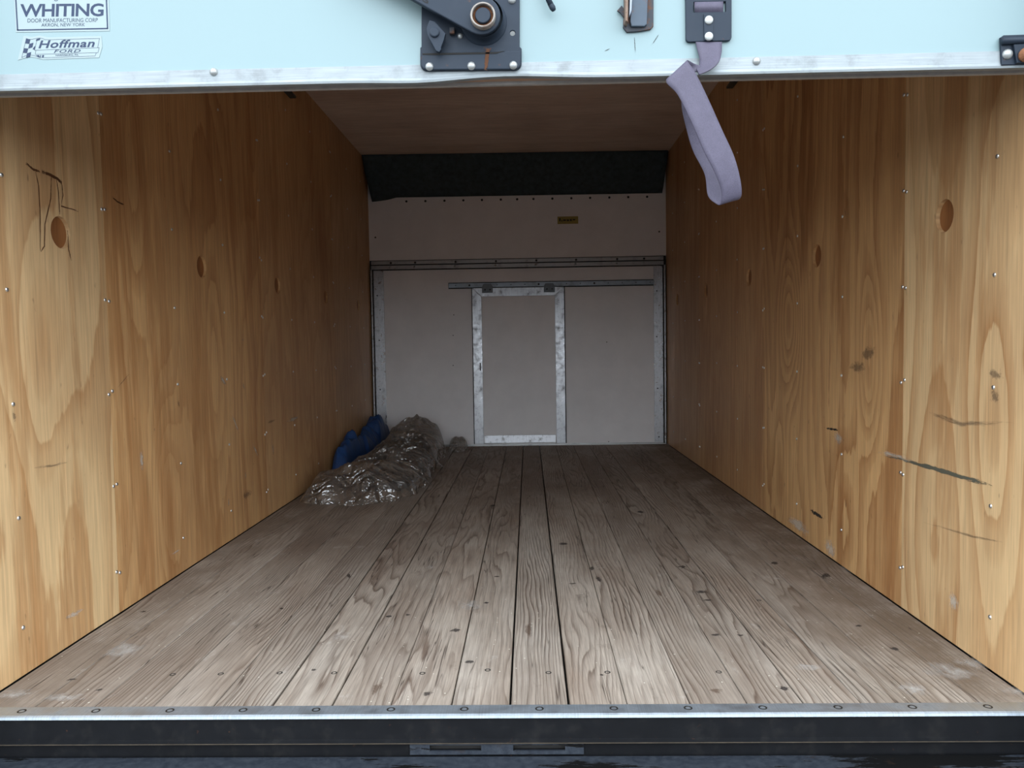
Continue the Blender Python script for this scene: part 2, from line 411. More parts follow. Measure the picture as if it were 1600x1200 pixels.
# ------------------------------------------------------------------ floor
floor = obj('floor', B(XL-.05, XR+.05, 1.462, YB+.05, -.10, -.030), M['cavity'])
tag(floor, 'worn grey-brown plank floor running to the front bulkhead', 'floor', kind='structure')
seams = [XL+.002, -1.011, -.889, -.7679, -.6459, -.5259, -.4051, -.2863, -.1642, -.0465, .0705, .187, .3117, .4245, .5356, .6485, .765, .880, XR-.002]
gaps = {5: .0045, 6: .004, 9: .0045, 10: .005, 8: .003, 14: .003}
planks = []
for i in range(len(seams)-1):
    a = seams[i]+gaps.get(i, .0016)/2; b = seams[i+1]-gaps.get(i+1, .0016)/2
    bm = B(a, b, 1.460, YB-.002, -.030, 0)
    es = [e for e in bm.edges if all(abs(v.co.z) < 1e-6 for v in e.verts) and abs(e.verts[0].co.y-e.verts[1].co.y) > 1]
    bmesh.ops.bevel(bm, geom=es, offset=.0016, segments=1, affect='EDGES')
    planks.append(obj('plank', bm, M['plank'], floor))
def plank_at(x):
    for i in range(len(seams)-1):
        if seams[i] <= x < seams[i+1]: return planks[i]
    return planks[0 if x < 0 else -1]

# ------------------------------------------------------------------ side walls
ROWS = [.112, .358, .607, .855, 1.102, 1.350, 1.60, 1.85]
COLS = [1.655, 2.05, 2.447, 2.85, 3.255, 3.66, 4.06, 4.47, 4.87, 5.27]
SEAM = [1.462, 2.05, 3.255, 4.47, YB]
HOLES = [1.856, 2.662, 3.470, 4.300, 5.120]
HZ = 1.008
WALLMAT = {
 'L': [plywood('plywood_left_rear', 1.7, 3.2, .9, 1.0, [(.02, .72, .11, .30, .55), (.22, 1.1, .10, .5, .4), (-.2, .35, .12, .3, -.4)], (.74, .52, .28), (.45, .225, .085), .8),
       plywood('plywood_left_second', 4.2, 6.5, .9, 1.0, [(-.30, .25, .09, .30, .5), (.1, .7, .09, .4, .6), (-.45, 1.3, .08, .4, .5)], (.68, .415, .19), (.40, .175, .058), .72),
       plywood('plywood_left_third', 8.9, 10, 1.2, .7, [(0, .5, .1, .5, .5)], (.64, .395, .19), (.42, .195, .07), .55),
       plywood('plywood_left_front', 2.6, 11, 1.2, .6, [], (.62, .40, .21), (.43, .21, .08), .5)],
 'R': [plywood('plywood_right_rear', 6.1, 3.4, 1.0, .9, [(-.10, .55, .09, .32, .6), (.18, .2, .12, .35, -.4), (-.16, 1.1, .12, .25, .5)], (.74, .52, .28), (.45, .225, .085), .8),
       plywood('plywood_right_second', 3.3, 6.5, .8, .8, [(.28, .78, .12, .26, .8), (-.40, .66, .07, .24, .6), (-.25, .15, .09, .3, .4), (.38, .2, .08, .3, .4)], (.66, .405, .185), (.34, .145, .048), .85),
       plywood('plywood_right_third', 7.4, 12, 1.3, .6, [(.1, .4, .1, .5, .4)], (.62, .38, .185), (.41, .19, .068), .55),
       plywood('plywood_right_front', 9.8, 12, 1.3, .6, [], (.60, .38, .20), (.43, .21, .08), .5)]}
PANELS = {}
for side, X, sg in (('L', XL, -1), ('R', XR, 1)):
    nm = 'wall_left' if side == 'L' else 'wall_right'
    w = obj(nm, B(*sorted((X+sg*.020, X+sg*.060)), 1.455, YB+.06, -.05, ZC+.05), M['cavity'])
    tag(w, ('left' if side == 'L' else 'right')+' side wall of the cargo box lined with yellow-brown plywood sheets', 'wall', kind='structure')
    PANELS[side] = []
    for k in range(4):
        y0, y1 = SEAM[k]+.0008, SEAM[k+1]-.0008
        loops = [[Vector((X, y, z)) for y, z in ((y0, .002), (y1, .002), (y1, ZC), (y0, ZC))]]
        hs = [h for h in HOLES if y0 < h-.04 and h+.04 < y1]
        loops += [ring((X, h, HZ), 'X', .039) for h in hs]
        p = obj('plywood_sheet', prism(bmesh.new(), loops, (sg*.012, 0, 0)), WALLMAT[side][k], w, origin=(X, (y0+y1)/2, 0))
        PANELS[side].append((y0, y1, p))
        for h in hs:
            obj('hole_backing', cyl(bmesh.new(), (X+sg*.0095, h, HZ), (X+sg*.016, h, HZ), .0388, n=24), M['plug'], p)
    rot = ROT['+X'] if side == 'L' else ROT['-X']
    for cy in COLS:
        pair = any(abs(cy-s) < .02 for s in SEAM)
        for rz in ROWS:
            for dy in ((-.0085, .0085) if pair else (0,)):
                yy = cy+dy+random.uniform(-.003, .003); zz = rz+random.uniform(-.006, .006)
                pr = [p for a, b, p in PANELS[side] if a <= yy <= b][0]
                inst('screw', ME_SCREW, (X, yy, zz), rot, pr)
def sheet(side, y): return [p for a, b, p in PANELS[side] if a <= y <= b][0]

# ------------------------------------------------------------------ ceiling
ceil = obj('ceiling', B(XL-.06, XR+.06, 1.30, YB+.06, ZC+.013, ZC+.06), M['skin'])
tag(ceil, 'brown plywood ceiling of the cargo box', 'ceiling', kind='structure')
cm = plywood('plywood_ceiling', 12.2, 9, .5, .8, [], (.80, .66, .56), (.66, .50, .40), .5, True)
for a, b in ((1.46, 2.67), (2.67, 3.89), (3.89, 5.11), (5.11, YB)):
    obj('plywood_sheet', B(XL, XR, a+.001, b-.001, ZC, ZC+.012), cm, ceil)

# ------------------------------------------------------------------ front bulkhead
wb = obj('wall_back', B(XL-.06, XR+.06, YB+.012, YB+.06, -.05, ZC+.05), M['skin'])
tag(wb, 'pale grey bulkhead at the far end with aluminium trim', 'wall', kind='structure')
def bk(x, y, d=0.0): return at(x, y, 'Y', YB-d)
zr0 = bk(810, 418).z; zr1 = bk(810, 404.5).z; zrm = bk(810, 411).z
obj('lower_panel', B(XL, XR, YB, YB+.012, 0, zr0+.02), M['liner'], wb)
obj('upper_panel', B(XL, XR, YB-.003, YB+.012, zr1-.02, ZC), M['liner'], wb)
rl = obj('lower_rail', B(XL+.012, XR-.02, YB-.016, YB, zr0, zrm-.003, bev=.0015), M['alu_h'], wb)
ru = obj('upper_rail', B(XL+.012, XR-.02, YB-.011, YB-.003, zrm+.003, zr1, bev=.0015), M['alu_h'], wb)
obj('gap_shade_strip', B(XL+.002, XR-.002, YB-.006, YB-.003, zr0-.006, zr1+.004), M['cavity'], wb)  # dark strip put in as the shade between and around the rails
for x in (610, 648, 711, 774, 837, 899, 963, 1005):
    inst('bolt', ME_BACKBOLT, (bk(x, 415).x, YB-.016, (zr0+zrm)/2), ROT['-Y'], rl, .75)
    inst('bolt', ME_DARK, (bk(x+1, 408).x, YB-.011, (zrm+zr1)/2), ROT['-Y'], ru, 1.3)
zs = bk(810, 311.5).z
pu = [o for o in bpy.data.objects if o.name == 'upper_panel'][0]
for x in (635, 664.7, 694.5, 724, 753, 782.5, 808, 833.6, 863, 892.6, 922, 952, 981.5, 1011):
    inst('screw', ME_DARK, (bk(x, 311).x, YB-.003, zs), ROT['-Y'], pu, 1.35)
for x, y in ((586.5, 371), (1030, 362)):
    inst('screw', ME_DARK, bk(x, y, .003), ROT['-Y'], pu)
# corner angles, each a flat leaf and a standing edge
ztop = zr0-.001
for nm, xa, xb, xe0, xe1 in (('corner_angle', XL+.026, XL+.098, XL+.010, XL+.020), ('corner_angle', XR-.090, XR-.026, XR-.020, XR-.010)):
    ca = obj(nm, B(xa, xb, YB-.006, YB, .016, ztop, bev=.001), M['alu'], wb)
    obj('standing_edge', B(xe0, xe1, YB-.030, YB, .010, ztop, bev=.0015), M['alu'], ca)
    mid = (xa+xb)/2
    for z in (.05, .40, .78, 1.10):
        inst('screw', ME_DARK, (mid+random.uniform(-.012, .012), YB-.006, z+random.uniform(-.02, .02)), ROT['-Y'], ca, .8)
obj('bottom_track', prism(bmesh.new(), [[Vector((XL+.02, y, z)) for y, z in ((YB-.020, 0), (YB-.020, .006), (YB-.010, .006), (YB-.010, .003), (YB-.002, .003), (YB-.002, .012), (YB, .012), (YB, 0))]], (XR-XL-.03, 0, 0)), M['alu_h'], wb)
for x, y in ((709, 492), (708, 524), (708, 571), (948, 534.5), (951, 690)):
    inst('screw', ME_DARK, bk(x, y), ROT['-Y'], wb, .6)

# sliding bulkhead door
M['stile'] = metal('worn_aluminium_stile', (.40, .405, .42), .30, (30, 1, 2), .8)
obj('gap_shade_strip', B(XL+.001, XL+.0255, YB-.004, YB, 0, ztop), M['cavity'], wb); obj('gap_shade_strip', B(XR-.0255, XR-.001, YB-.004, YB, 0, ztop), M['cavity'], wb)  # dark strips standing in for shaded gaps beside the corner angles
xa, xb = bk(740, 570).x, bk(882.5, 570).x
d2 = empty('door_2', ((xa+xb)/2, YB-.02, .014), 'low sliding bulkhead door with an aluminium frame and pale grey panel', 'door', kind='structure')
za, zb = .016, bk(811, 449.5).z
sw = .066
obj('gap_shade_strip', B(xa-.006, xb+.006, YB-.010, YB-.001, za-.002, zb+.004), M['cavity'], d2)  # oversize dark backing, draws a shadow line round the door frame
obj('door_panel', B(xa+.01, xb-.01, YB-.018, YB-.010, za, zb-.01), M['liner'], d2)
def fr(p): return [Vector((x, YB-.018, z)) for x, z in p]
stl = obj('stile', prism(bmesh.new(), [fr([(xa, za), (xa+sw, za), (xa+sw, zb-.062), (xa, zb)])], (0, -.005, 0), .001), M['stile'], d2)
obj('stile', prism(bmesh.new(), [fr([(xb-sw, za), (xb, za), (xb, zb), (xb-sw, zb-.062)])], (0, -.005, 0), .001), M['stile'], d2)
obj('top_frame', prism(bmesh.new(), [fr([(xa+.002, zb), (xa+sw+.001, zb-.060), (xb-sw-.001, zb-.060), (xb-.002, zb)])], (0, -.006, 0), .001), M['stile'], d2)
kp = obj('kick_plate', B(xa+sw+.005, xb-sw-.005, YB-.026, YB-.018, za+.006, za+.062, bev=.0015), metal('bright_kick_plate', (.78, .80, .84), .33, (40, 1, 1), .8, met=.6), d2)
q = bk(750.5, 573, .023)
obj('lock_slot', B(q.x-.004, q.x+.004, YB-.0245, YB-.0225, q.z-.028, q.z+.028), M['darkscrew'], stl)
for x0, x1, y0, y1 in ((753, 770, 443.5, 457.5), (849.5, 867, 442.5, 456.5)):
    p0, p1 = bk(x0, y0, .03), bk(x1, y1, .03)
    lo, hi = p1.z, p0.z
    hg = obj('hanger', prism(bmesh.new(), [[Vector((x, YB-.030, z)) for x, z in ((p0.x, lo), (p1.x, lo), (p1.x, hi-.022), (p1.x-.012, hi), (p0.x+.012, hi), (p0.x, hi-.022))]], (0, .004, 0)), plain('grey_hanger', (.11, .12, .13), .45, .5), d2)
    for fx in (.28, .75):
        inst('bolt', ME_DARK, (p0.x+(p1.x-p0.x)*fx, YB-.030, lo+(hi-lo)*.36), ROT['-Y'], hg, .9)
tr0, tr1 = bk(701.5, 446), bk(1021.5, 442)
zt = (tr0.z+tr1.z)/2
track = obj('trim_1', prism(bmesh.new(), [[Vector((tr0.x, YB-y, zt+z)) for y, z in ((0, .015), (.024, .015), (.024, -.015), (.018, -.015), (.018, .009), (.006, .009), (.006, -.015), (0, -.015))]], (tr1.x-tr0.x, 0, 0)), metal('track_steel', (.26, .29, .32), .4, (1, 30, 60), .4))
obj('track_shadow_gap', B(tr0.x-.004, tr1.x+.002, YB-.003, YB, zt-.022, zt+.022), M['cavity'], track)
tag(track, 'thin aluminium overhead track of the sliding bulkhead door', 'track', kind='structure')
for i in range(15):
    x = tr0.x+.05+i*(tr1.x-tr0.x-.08)/14
    inst('bolt', ME_DARK, (x, YB-.024, zt), ROT['-Y'], track, 1.15 if i in (1, 6, 10) else .55)

# yellow label on the upper panel, its print too small to read
p0, p1 = bk(871, 338.5, .0035), bk(903.5, 349.5, .0035)
lb = empty('maker_label', ((p0.x+p1.x)/2, YB-.0035, p1.z), 'small yellow maker label stuck high on the far grey bulkhead', 'label')
obj('label_sheet', B(p0.x, p1.x, YB-.0042, YB-.003, p1.z, p0.z), M['yellow'], lb)
bm = bmesh.new(); u0 = p0.x+.012; zz = (p0.z+p1.z)/2
for w_, h_, dz in ((.010, .022, .004), (.006, .014, -.004), (.020, .010, 0), (.016, .012, -.001), (.014, .014, 0), (.018, .009, .002)):
    box(bm, u0, u0+w_, YB-.0046, YB-.0042, zz+dz-h_/2, zz+dz+h_/2); u0 += w_+.006
obj('print', bm, M['darkscrew'], lb)

# dark fabric flap across the top of the bulkhead
bm = bmesh.new(); NX, NZ = 60, 10; rows = []
for j in range(NZ+1):
    t = j/NZ; row = []
    for i in range(NX+1):
        s = i/NX
        top = Vector((XL+.004+s*(.975-XL), 5.325+.05*s, ZC-.002))
        lowx = XL+.030+s*(.962-XL-.030)
        dz = -.028*max(0, 1-s/.075)**.5 if s < .075 else 0
        low = Vector((lowx, YB-.010, bk(582+453*s, 309.5-7.5*s).z+dz))
        p = top.lerp(low, t); p.y -= .018*math.sin(math.pi*t)*(1+.4*math.sin(9*s)) + .006*mnoise.noise(Vector((s*14, t*4, 0)))*math.sin(math.pi*t)
        row.append(bm.verts.new(p))
    rows.append(row)
for j in range(NZ):
    for i in range(NX): bm.faces.new((rows[j][i], rows[j][i+1], rows[j+1][i+1], rows[j+1][i]))
fl = obj('fabric_flap', bm, M['fabric'], smooth=True)
sd = fl.modifiers.new('thickness', 'SOLIDIFY'); sd.thickness = .004; sd.offset = 0
tag(fl, 'black fabric flap slung from the ceiling across the top of the far bulkhead', 'flap')

# ------------------------------------------------------------------ rear sill, bumper, frame
th = obj('trim_2', prism(bmesh.new(), [[Vector((XL-.03, y, z)) for y, z in ((YF, 0), (YF, .0025), (1.4585, .003), (1.4545, .001), (1.4535, -.004), (1.457, -.004), (1.458, 0))]], (XR-XL+.06, 0, 0)), M['strip'])
tag(th, 'galvanised threshold strip with screws along the rear edge of the floor', 'threshold', kind='structure')
for x in (35, 150, 265, 379, 493, 610, 725, 843, 960, 1077, 1195, 1314, 1432, 1552):
    p = at(x, 1110.5-.0045*(x-400)/400, 'Z', .0028)
    inst('screw', ME_FLOORSCREW, (p.x, 1.478, .0026), (0, 0, 0), th)
sl = obj('trim_3', prism(bmesh.new(), [[Vector((XL-.09, y, z)) for y, z in ((1.4575, -.0045), (1.456, -.0455), (1.4465, -.0485), (1.4465, -.0515), (1.4575, -.0525), (1.461, -.0045))]], (XR-XL+.18, 0, 0)), M['sill'])
obj('lip_edge', B(XL-.09, XR+.09, 1.4457, 1.4466, -.0507, -.0492), plain('worn_lip', (.055, .043, .030), .6, 0, .3, .5, 20), sl)
tag(sl, 'black painted rear sill face with a lower lip under the threshold strip', 'sill', kind='structure')
bp = empty('rear_bumper', (-.07, 1.36, -.18), 'worn black steel step bumper along the bottom below the sill', 'bumper')
YP = 1.4535
z1, z0 = -.0535, -.082
def pf(x, y): return at(x, y, 'Y', YP)
loops = [[Vector((x, YP, z)) for x, z in ((XL-.08, z0), (XR+.08, z0), (XR+.08, z1), (XL-.08, z1))]]
for x0, x1 in ((672, 752), (802, 883)):
    a, b = pf(x0, 1168).x, pf(x1, 1168).x
    loops.append([Vector((x, YP, z)) for x, z in ((a, -.0665), (b, -.0665), (b, -.0555), (a, -.0555))])
obj('back_plate', prism(bmesh.new(), loops, (0, .004, 0)), M['sill'], bp)
a, b = pf(641, 1170).x, pf(912, 1170).x
loops = [[Vector((x, YP-.0045, z)) for x, z in ((a, -.0735), (b, -.0735), (b, -.0525), (a, -.0525))]]
for x0, x1 in ((672, 752), (802, 883)):
    c, d = pf(x0, 1168).x, pf(x1, 1168).x
    loops.append([Vector((x, YP-.0045, z)) for x, z in ((c, -.0665), (d, -.0665), (d, -.0550), (c, -.0550))])
obj('slotted_plate', prism(bmesh.new(), loops, (0, .0045, 0)), M['bumper'], bp)
obj('slot_backing', B(XL, XR, 1.462, 1.50, -.18, -.102), M['cavity'], bp)
obj('step_bar', B(XL-.10, XR+.10, 1.27, 1.4530, -.18, -.0745, bev=.012, seg=4), M['bumper'], bp, True)
for side, X, sg in (('left', XL, -1), ('right', XR, 1)):
    post = obj('trim_%d' % (4 if sg < 0 else 5), B(*sorted((X+sg*.004, X+sg*.11)), 1.34, 1.455, -.12, ZC+.10, bev=.004), M['skin'])
    tag(post, side+' rear corner post of the cargo box outside the doorway', 'post', kind='structure')
hd = obj('trim_6', B(XL-.11, XR+.11, 1.33, 1.45, ZC-.10, ZC+.10, bev=.004), M['skin'])
tag(hd, 'rear header above the roll-up door', 'header', kind='structure')
gr = obj('ground', B(-150, 150, -150, 150, -.95, -.85), M['asphalt'])
tag(gr, 'dark asphalt yard behind the truck', 'ground', kind='structure')

# ------------------------------------------------------------------ roll-up door
YD = 1.462                       # outer face
DB = 1.2155                      # bottom edge height
DX0, DX1 = XL+.012, XR-.012
d1 = empty('door_1', ((DX0+DX1)/2, YD, DB), 'white roll-up rear door raised part way with an aluminium bottom rail', 'door', kind='structure')
obj('door_section', B(DX0, DX1, YD, YD+.004, DB+.006, 1.66), M['doorskin'], d1)
obj('door_core', B(DX0, DX1, YD+.004, YD+.046, DB+.005, 1.66), M['plyedge'], d1)
# next sections follow the bend and lie under the ceiling
def slab(y0, z0, y1, z1, t=.046):
    a, b = Vector((0, y0, z0)), Vector((0, y1, z1)); d = (b-a).normalized(); n = Vector((0, d.z, -d.y))
    return [[Vector((DX0, p.y, p.z)) for p in (a, b, b+n*t, a+n*t)]]
for a in ((1.462, 1.665, 1.60, 1.925), (1.61, 1.935, 2.03, 1.985), (2.035, 1.985, 2.48, 1.985), (2.485, 1.985, 2.93, 1.985)):
    obj('door_section', prism(bmesh.new(), slab(*a), (DX1-DX0, 0, 0)), M['plyedge'], d1)
# bottom rail: thin face bent upward in the middle where the latch pulled it
bm = bmesh.new(); N = 64; R_ = []
zt_ = at(800, 98, 'Y', YD-.002).z
for i in range(N+1):
    x = DX0+(DX1-DX0)*i/N
    px_ = 825+x/1.46*1200
    k = math.exp(-((px_-800)/90.0)**2)-.5*math.exp(-((px_-660)/60.0)**2)
    zb_ = DB+.006*k
    R_.append([bm.verts.new(p) for p in ((x, YD, zt_), (x, YD-.003, zt_), (x, YD-.003, zb_+.006), (x, YD-.005, zb_+.001), (x, YD-.004, zb_-.003), (x, YD+.012, zb_-.002), (x, YD+.012, zb_), (x, YD, zb_+.001))])
for A, C in zip(R_, R_[1:]):
    for j in range(8): bm.faces.new((A[j], A[(j+1) % 8], C[(j+1) % 8], C[j]))
bm.faces.new(R_[0]); bm.faces.new(R_[-1][::-1])
rail = obj('bottom_rail', bm, M['rail_door'], d1)
obj('bottom_seal', B(DX0, DX1, YD+.030, YD+.040, DB-.001, DB+.006), plain('grey_seal', (.36, .34, .32), .7), d1)
def dr(x, y, off=.0): return at(x, y, 'Y', YD-off)
for x, y in ((334, 112.5), (1182, 95.5)):
    inst('bolt', ME_BOLT, dr(x, y, .003), ROT['-Y'], rail)
# ceiling tracks of the roll-up door
for sg, X, lbl in ((1, XL, 'left'), (-1, XR, 'right')):
    loops = [[Vector((X+sg*x, 1.60, z)) for x, z in ((0, 1.925), (.030, 1.925), (.030, 1.935), (.004, 1.935), (.004, 1.970), (.030, 1.970), (.030, 1.980), (0, 1.980))]]
    tk = obj('trim_%d' % (7 if sg > 0 else 8), prism(bmesh.new(), loops, (0, 2.14, 0)), plain('dark_track', (.05, .06, .055), .5, .5))
    tag(tk, lbl+' ceiling track of the roll-up door, its dark end showing below the door', 'track', kind='structure')

# ------------------------------------------------------------------ latch on the door
def DP(pts, off): return [dr(x, y, off) for x, y in pts]
def arc(cx, cy, r, a0, a1, n): return [(cx+r*math.cos(math.radians(a0+(a1-a0)*i/n)), cy+r*math.sin(math.radians(a0+(a1-a0)*i/n))) for i in range(n+1)]
q = dr(736, 112, .008)
lt = empty('door_latch', (q.x, YD, q.z), 'black steel lever latch bolted to the middle of the roll-up door', 'latch')
outl = [(657, 76)] + arc(668, 101, 11, 180, 90, 5) + arc(804, 100, 11, 90, 0, 5) + [(815, 77), (812, 74), (812, -70), (659, -70), (659, 74)]
plate = obj('latch_plate', prism(bmesh.new(), [DP(outl, .003), DP([(801+4.2*math.cos(t*.524), 53+4.2*math.sin(t*.524)) for t in range(12)], .003)], (0, -.004, 0), .001), M['blacksteel'], lt)
obj('lower_flange', prism(bmesh.new(), [DP([(658.5, 84)]+arc(668, 101, 9.5, 180, 90, 5)+arc(804, 100, 9.5, 90, 0, 5)+[(814, 80.5)], .007)], (0, -.0045, 0), .0018), M['blacksteel'], lt)
obj('slit', prism(bmesh.new(), [DP([(660, 83.6), (675, 83.2), (775, 81.4), (789, 79.6), (775, 84.2), (675, 86.2), (660, 85.6)], .0115)], (0, -.0006, 0)), M['cavity'], plate)
obj('hole', cyl(bmesh.new(), dr(801, 53, .0035), dr(801, 53, .0045), .005, n=14), M['galv'], plate)
for x, y in ((671, 104), (736.5, 103), (802, 102)):
    inst('bolt', ME_BOLT, dr(x, y, .0115), ROT['-Y'], lt)
inst('bolt', ME_BOLT, dr(800, 0, .007), ROT['-Y'], lt)
mark('rust_streak', plate, DP([(762, 74), (761, 86), (760, 98), (759, 110)], .0117), [.014, .008, .007, .006], (0, -1, 0), M['brown_mark'], .0004)
obj('boss', lathe(bmesh.new(), dr(756, 35, .007), (0, -1, 0), [(.043, 0), (.041, .003), (.036, .005), (.036, .026)], 32), M['blacksteel'], lt, True)
# lever: rounded end about the pivot, running up to the left out of the picture
LO = .033
dirv = Vector((-.902, -.432)); nrm_ = Vector((dirv.y, -dirv.x))
def lv(s, t): return (752+dirv.x*s+nrm_.x*t, 27+dirv.y*s+nrm_.y*t)
arm = [lv(0+30*math.cos(math.radians(a)), 30*math.sin(math.radians(a))) for a in range(90, 271, 12)]
arm += [lv(60, -27), lv(240, -16), lv(250, -8), lv(250, 8), lv(240, 16), lv(60, 27)]
lever = obj('lever', prism(bmesh.new(), [DP(arm, LO)], (0, -.009, 0), .002), M['blacksteel'], lt)
rib = [lv(24, -27), lv(235, -13), lv(235, -9), lv(24, -22)]
obj('lever_rib', prism(bmesh.new(), [DP(rib, LO-.012)], (0, -.012, 0)), M['blacksteel'], lever)
pc = dr(755, 27.5, LO+.009)
obj('pivot_tube', lathe(bmesh.new(), pc, (0, -1, 0), [(.0228, -.004), (.0228, .012), (.0205, .0135), (.0190, .0125), (.0185, .004)], 32), metal('worn_tube', (.30, .27, .24), .45, (1, 1, 1), .3, .5, .6, .6), lever, True)
obj('rust_ring', lathe(bmesh.new(), pc, (0, -1, 0), [(.0186, .0045), (.0145, .0055), (.0140, .004)], 32), plain('rust_ring', (.14, .055, .022), .8, 0, .3, .4, 200, .4), lever)
obj('pivot_cap', lathe(bmesh.new(), pc, (0, -1, 0), [(.0140, 0), (.0140, .010), (.0128, .0115), (0, .0115)], 32), M['blacksteel'], lever)
catch = [(667, 47), (672, 34), (680, 36), (697, 55), (694, 66), (690, 76), (690, 80), (687, 84), (682, 82), (669, 58)]
ct = obj('catch', prism(bmesh.new(), [DP(catch, .022)], (0, -.008, 0), .001), M['blacksteel'], lt)
obj('catch_stem', cyl(bmesh.new(), dr(679, 51, .007), dr(679, 51, .022), .010, n=16), M['blacksteel'], ct)
obj('catch_pin', lathe(bmesh.new(), dr(679, 51, .030), (0, -1, 0), [(.0088, 0), (.0088, .003), (.007, .004), (0, .004)], 20), M['blacksteel'], ct)
obj('spring_stop', B(*sorted((dr(703, 50, .007).x, dr(711, 50, .007).x)), YD-.018, YD-.007, dr(700, 56, .007).z, dr(700, 46, .007).z, bev=.001), M['rust'], lt)
inst('bolt', ME_BOLT, dr(719, 56.5, .007), ROT['-Y'], lt, .7)
bm = bmesh.new(); cyl(bm, dr(838, -40, .012), dr(861, 8, .022), .0040, .0052, 14)
lathe(bm, dr(861, 8, .022), dr(866, 17, .022)-dr(861, 8, .022), [(.0052, 0), (.0056, .006), (.0040, .011), (0, .0125)], 14)
obj('release_lever', bm, M['blacksteel'], lt, True)

# ------------------------------------------------------------------ rusty keeper bracket
q = dr(997, 50, .002)
kb = empty('keeper_bracket', (q.x, YD, q.z), 'rusty steel keeper bracket on the door between latch and strap', 'bracket')
obj('back_plate', prism(bmesh.new(), [DP([(974, -40), (1021, -40), (1020.5, 42), (1016, 47), (1000, 50), (979, 51.5), (973, 44), (974.5, 24)], .001)], (0, -.004, 0), .001), M['rust'], kb)
obj('tongue', prism(bmesh.new(), [DP([(987, -40), (1013, -40), (1010, 40), (1006, 43), (986, 43), (984, 36)], .005)], (0, -.006, 0), .0015), metal('worn_tongue', (.075, .10, .13), .5, (1, 1, 1), .4, .7, .2, .66, .4), kb)
obj('side_flange', prism(bmesh.new(), [DP([(974.5, -40), (979.5, -40), (979, 42), (975, 40)], .005)], (0, -.022, 0), .001), metal('rusty_flange', (.22, .15, .11), .6, (1, 1, 1), .3, .8, .2, .56), kb)
obj('side_flange', prism(bmesh.new(), [DP([(983.5, -40), (988.5, -40), (985, 22), (981.5, 32)], .005)], (0, -.015, 0), .001), metal('bare_flange', (.34, .38, .44), .45, (1, 1, 1), .3, .4, .4, .66), kb)
obj('torn_corner', prism(bmesh.new(), [DP([(964, 18), (971, 10), (975, 16), (974, 28), (969, 21)], .003)], (0, -.004, 0)), M['rust'], kb)
for pts in ([(1018, 71), (1024, 62), (1031, 51)], [(944, 80), (949, 78), (954, 75)], [(991, 53), (992, 70), (993, 86)]):
    mark('scratch', d1, DP(pts, .0004), .0016, (0, -1, 0), M['dark_mark'], .0002)

# ------------------------------------------------------------------ pull strap
q = dr(1106, 67, .002)
ps = empty('pull_strap', (q.x, YD, q.z), 'grey-violet webbing pull strap hanging in a loop from a riveted black plate', 'strap')
out2 = [(1070, -40), (1142, -40), (1142, 60)] + arc(1137, 60, 5, 0, 90, 3) + arc(1076, 62, 5, 90, 180, 3)
pl = obj('strap_plate', prism(bmesh.new(), [DP(out2, .002), DP([(1083, 5), (1133, 4), (1133, 20), (1083, 21)], .002)], (0, -.005, 0), .001), M['blacksteel'], ps)
obj('plate_rib', prism(bmesh.new(), [DP([(1099, 23), (1115, 23), (1114, 64), (1100, 64)], .007)], (0, -.0025, 0), .001), M['blacksteel'], pl)
for y in (31.5, 57):
    obj('rivet', lathe(bmesh.new(), dr(1107.5, y, .0095), (0, -1, 0), [(.0078, -.001), (.0078, .0015), (.006, .003), (0, .0033)], 18), plain('bright_rivet', (.48, .49, .47), .45, .25), pl, True)
def ribbon(name, left, right, sub=6):
    """webbing between two edge lines given as (x, y, distance) points"""
    def P(e): return [at(x, y, 'Y', d) for x, y, d in e]
    def cat(p, n):
        o = []
        for i in range(len(p)-1):
            a, b, c, d = p[max(i-1, 0)], p[i], p[i+1], p[min(i+2, len(p)-1)]
            for k in range(n):
                t = k/n
                o.append(.5*((2*b)+(c-a)*t+(2*a-5*b+4*c-d)*t*t+(3*b-a-3*c+d)*t**3))
        return o+[p[-1]]
    L, Rr = cat(P(left), sub), cat(P(right), sub)
    bm = bmesh.new(); W_ = 6; rows = []
    for a, b in zip(L, Rr): rows.append([bm.verts.new(a.lerp(b, k/W_)) for k in range(W_+1)])
    for A, C in zip(rows, rows[1:]):
        for k in range(W_): bm.faces.new((A[k], A[k+1], C[k+1], C[k]))
    o = obj(name, bm, M['web'], ps, True)
    sd = o.modifiers.new('thickness', 'SOLIDIFY'); sd.thickness = .0018; sd.offset = 0
    return o
# seen through the plate's slot
ribbon('slot_webbing', [(1085, 0, 1.4595), (1085, 11, 1.4525), (1086, 24, 1.4600)], [(1130, -1, 1.4595), (1130, 10, 1.4525), (1130, 23, 1.4600)])
# tail below the plate, curling under
ribbon('webbing', [(1087, 66, 1.456), (1090, 80, 1.450), (1093, 93, 1.446), (1092, 103, 1.440), (1088, 108, 1.432)],
                  [(1128, 66, 1.456), (1127.5, 82, 1.444), (1123, 97, 1.430), (1110, 109, 1.422), (1092, 117, 1.420)])
